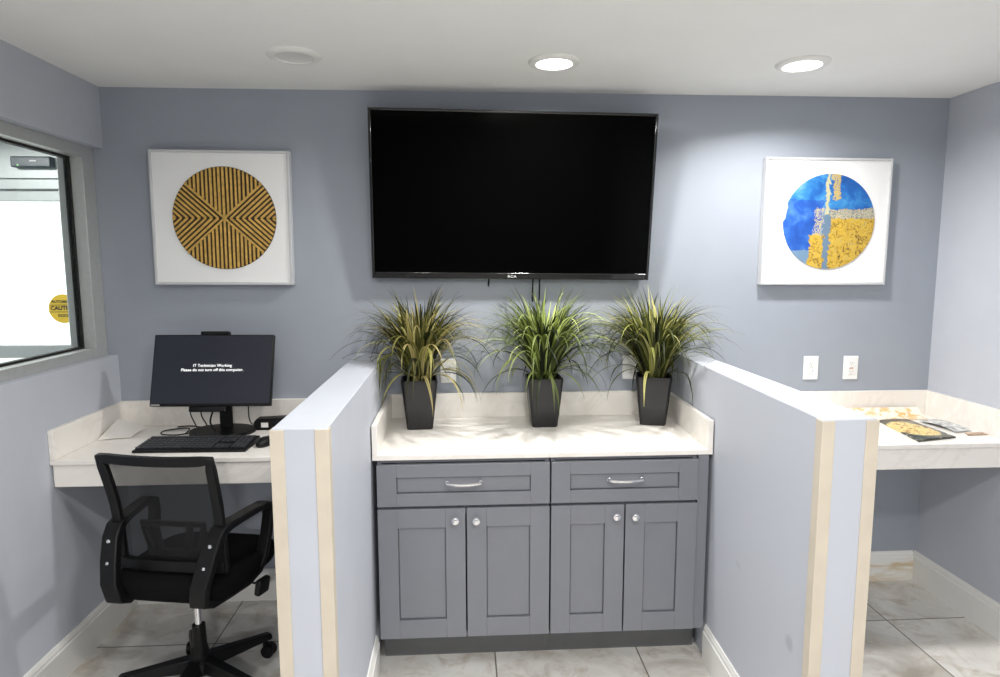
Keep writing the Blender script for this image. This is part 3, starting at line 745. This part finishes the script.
# ------------------------------------------------------------------ office chair (local x right, y forward)
CH = (-1.126, -.665, 0)
ch = thing('office_chair', 'black mesh-back swivel chair pulled up at the left desk', 'chair', CH, R(-10))
K = dict(local=True)
bm = B(); tube(bm, [(0, 0, .075), (0, 0, .265)], [.030, .024], 20); lathe(bm, [(0, .075), (.05, .075), (.055, .09), (.052, .125), (.034, .14), (.03, .17)], None, 24)
obj('hub_column', bm, M['blackpl'], ch, **K)
obj('gas_lift', tube(B(), [(0, 0, .255), (0, 0, .455)], .0135, 20), M['chrome'], ch, label='chrome gas lift tube', **K)
for i in range(5):
    a = R(190+72*i + 10); ca, sa = math.cos(a), math.sin(a)
    MMr = RZ(200+72*i)
    b = B(); sec = []
    for d, zt, zb, w_ in ((.035, .135, .082, .030), (.12, .122, .08, .026), (.22, .106, .076, .022), (.285, .097, .072, .020), (.295, .09, .074, .016)):
        sec.append([b.verts.new(MMr @ Vector(p)) for p in ((d, -w_, zb), (d, w_, zb), (d, w_*.75, zt), (d, -w_*.75, zt))])
    for p, q in zip(sec, sec[1:]):
        for k in range(4): b.faces.new((p[k], p[(k+1) % 4], q[(k+1) % 4], q[k]))
    b.faces.new(sec[0][::-1]); b.faces.new(sec[-1])
    lg = obj('leg', b, M['blackpl'], ch, bevel=.004, **K)
    b = B(); CM = MMr @ T(.272, 0, .0) @ RZ([20, 70, -50, 120, -20][i])
    tube(b, [CM @ Vector((0, 0, .045)), CM @ Vector((0, 0, .08))], .008, 10)
    for s_ in (-1, 1): lathe(b, [(0, -.009), (.024, -.010), (.027, -.006), (.027, .006), (.024, .010), (0, .009)], CM @ T(-.012, s_*.014, .027) @ RX(90), 20)
    box(b, -.034, .012, -.006, .006, .022, .056, CM)
    obj('caster', b, M['blackpl'], lg, **K)
# seat cushion
b = B(); n = 36; rings = []
for z, s in ((.462, .80), (.458, .93), (.47, .985), (.50, 1), (.525, .985), (.538, .93), (.543, .8), (.540, .4)):
    ring = []
    for k in range(n):
        a = 2*math.pi*k/n; c_, s2 = math.cos(a), math.sin(a); e = .42
        ring.append(b.verts.new((.238*s*math.copysign(abs(c_)**e, c_), .03+.232*s*math.copysign(abs(s2)**e, s2), z - .02*max(0, s2)*(.5 if z > .5 else .1))))
    rings.append(ring)
for p, q in zip(rings, rings[1:]):
    for k in range(n): b.faces.new((p[k], p[(k+1) % n], q[(k+1) % n], q[k]))
b.faces.new(rings[0][::-1]); b.faces.new(rings[-1])
obj('seat', b, M['fabric'], ch, smooth=60, **K)
b = B(); box(b, -.075, .075, -.10, .12, .425, .459); box(b, -.16, .16, -.03, .03, .44, .460); obj('tilt_mechanism', b, M['blackpl'], ch, bevel=.006, **K)
b = tube(B(), [(.06, .04, .436), (.17, .04, .428), (.235, .04, .424)], .0045, 8)
lv = obj('lever', b, M['blackpl'], ch, **K)
obj('lever_paddle', box(B(), -.012, .014, -.032, .032, -.038, .026, T(.245, .045, .42) @ RY(10) @ RZ(-12)), M['blackpl'], lv, bevel=.008, **K)
# back: lean curve v(z)
def bv(z):
    t = (z-.55)/.45
    return -.118 - .055*t + (-.020)*max(0, t-.55)/.45 + .010*math.sin(max(0, min(1, t))*math.pi)
def bu(z):
    t = (z-.55)/.45; return .196 + .008*t - .004*math.sin(t*math.pi)
zs = [.55+.435*k/12 for k in range(13)]
def bowy(u, z): return bv(z) - .022*(1-(u/.23)**2)
fr = B()
def bar(pts, w_, d_, up_axis):      # flat bar
    prev = None
    for i, p in enumerate(pts):
        p = Vector(p); d = (Vector(pts[min(i+1, len(pts)-1)])-Vector(pts[max(i-1, 0)])).normalized()
        s1 = d.cross(Vector((0, 1, 0))).normalized()*w_/2; s2 = s1.cross(d).normalized()*d_/2
        ring = [fr.verts.new(p+a*s1+c*s2) for a, c in ((-1, -1), (1, -1), (1, 1), (-1, 1))]
        if prev:
            for k in range(4): fr.faces.new((prev[k], prev[(k+1) % 4], ring[(k+1) % 4], ring[k]))
        else: fr.faces.new(ring[::-1])
        prev = ring
    fr.faces.new(prev)
loop = [(-bu(z), bowy(-bu(z), z), z) for z in zs]
topz = 1.0
for k in range(1, 12):
    u = -bu(1.0) + 2*bu(1.0)*k/12; loop.append((u, bowy(u, .985), .985-.004*(1-(u/.23)**2)))
loop += [(bu(z), bowy(bu(z), z), z) for z in zs[::-1]]
bar(loop, .034, .022, None)
bar([(u, bowy(u, .575)-.004, .575) for u in [-.20+.4*k/10 for k in range(11)]], .040, .026, None)
bk = obj('backrest_frame', fr, M['blackpl'], ch, bevel=.004, **K)
rows = [[(u, bowy(u, z)+.004, z) for u in [bu(z)*(-1+2*j/12) for j in range(13)]] for z in [.57+.41*k/14 for k in range(15)]]
b = B(); V = [[[b.verts.new((p[0], p[1]+dy, p[2])) for p in r] for r in rows] for dy in (0, .0012)]
for V_ in V:
    for p, q in zip(V_, V_[1:]):
        for j in range(12): b.faces.new((p[j], p[j+1], q[j+1], q[j]))
obj('mesh_panel', b, M['mesh'], bk, label='see-through black mesh', **K)
# lumbar support with openings
b = B()
def lum(u0, u1, z0, z1, sl0=0, sl1=0):
    vs = []
    for dy in (0, .012):
        for (u, z) in ((u0, z0), (u1, z0), (u1+sl1, z1), (u0+sl0, z1)): vs.append(b.verts.new((u, bowy(u, z)+.012+dy, z)))
    for f in ((3, 2, 1, 0), (4, 5, 6, 7), (0, 1, 5, 4), (1, 2, 6, 5), (2, 3, 7, 6), (3, 0, 4, 7)): b.faces.new([vs[i] for i in f])
lum(-.095, .115, .600, .628); lum(-.115, .135, .715, .738)
for s_ in (-1, 1):
    a, c = (.05, .076) if s_ > 0 else (-.056, -.030); lum(a, c, .628, .715, s_*.012, s_*.012)
    a, c = (.092, .114) if s_ > 0 else (-.094, -.072); lum(a, c, .628, .715, s_*.022, s_*.022)
obj('lumbar_support', b, mat('lumbar_plastic', srgb(52, 52, 54), .5), bk, bevel=.004, **K)
# loop armrests
def arm(s_):
    pts = [(-.150, .716, .198, .060, .034), (-.12, .724, .204, .056, .030), (-.06, .726, .216, .052, .026), (.02, .728, .230, .052, .026), (.08, .728, .243, .048, .026), (.118, .712, .243, .044, .028),
           (.124, .67, .242, .042, .028), (.108, .60, .238, .042, .028), (.088, .52, .228, .044, .028), (.06, .470, .215, .046, .028), (.0, .450, .198, .050, .026), (-.10, .452, .176, .054, .026), (-.18, .460, .158, .058, .032),
           (-.225, .483, .156, .060, .036), (-.232, .54, .166, .062, .036), (-.210, .61, .180, .062, .034), (-.178, .685, .192, .060, .034)]
    b = B(); n = len(pts); P = [Vector((0, p[0], p[1])) for p in pts]; rings = []
    for i, p in enumerate(pts):
        d = (P[(i+1) % n]-P[i-1]).normalized(); nn = Vector((0, -d.z, d.y)); u = s_*p[2]
        rings.append([b.verts.new(P[i] + nn*a*p[4]/2 + Vector((u + c*p[3]/2, 0, 0))) for a, c in ((-1, -1), (-1, 1), (1, 1), (1, -1))])
    for i in range(n):
        p, q = rings[i], rings[(i+1) % n]
        for k in range(4): b.faces.new((p[k], p[(k+1) % 4], q[(k+1) % 4], q[k]))
    o = obj('armrest', b, M['blackpl'], ch, bevel=.006, seg=3, smooth=40, **K)
    for v_, z_, u_ in ((-.200, .680, .191), (-.226, .61, .180)):
        obj('screw', lathe(B(), [(0, .003), (.005, .0025), (.0075, 0)], T(s_*u_, v_, z_) @ RX(90), 14), M['chrome'], o, label='silver screw head', **K)
arm(1); arm(-1)
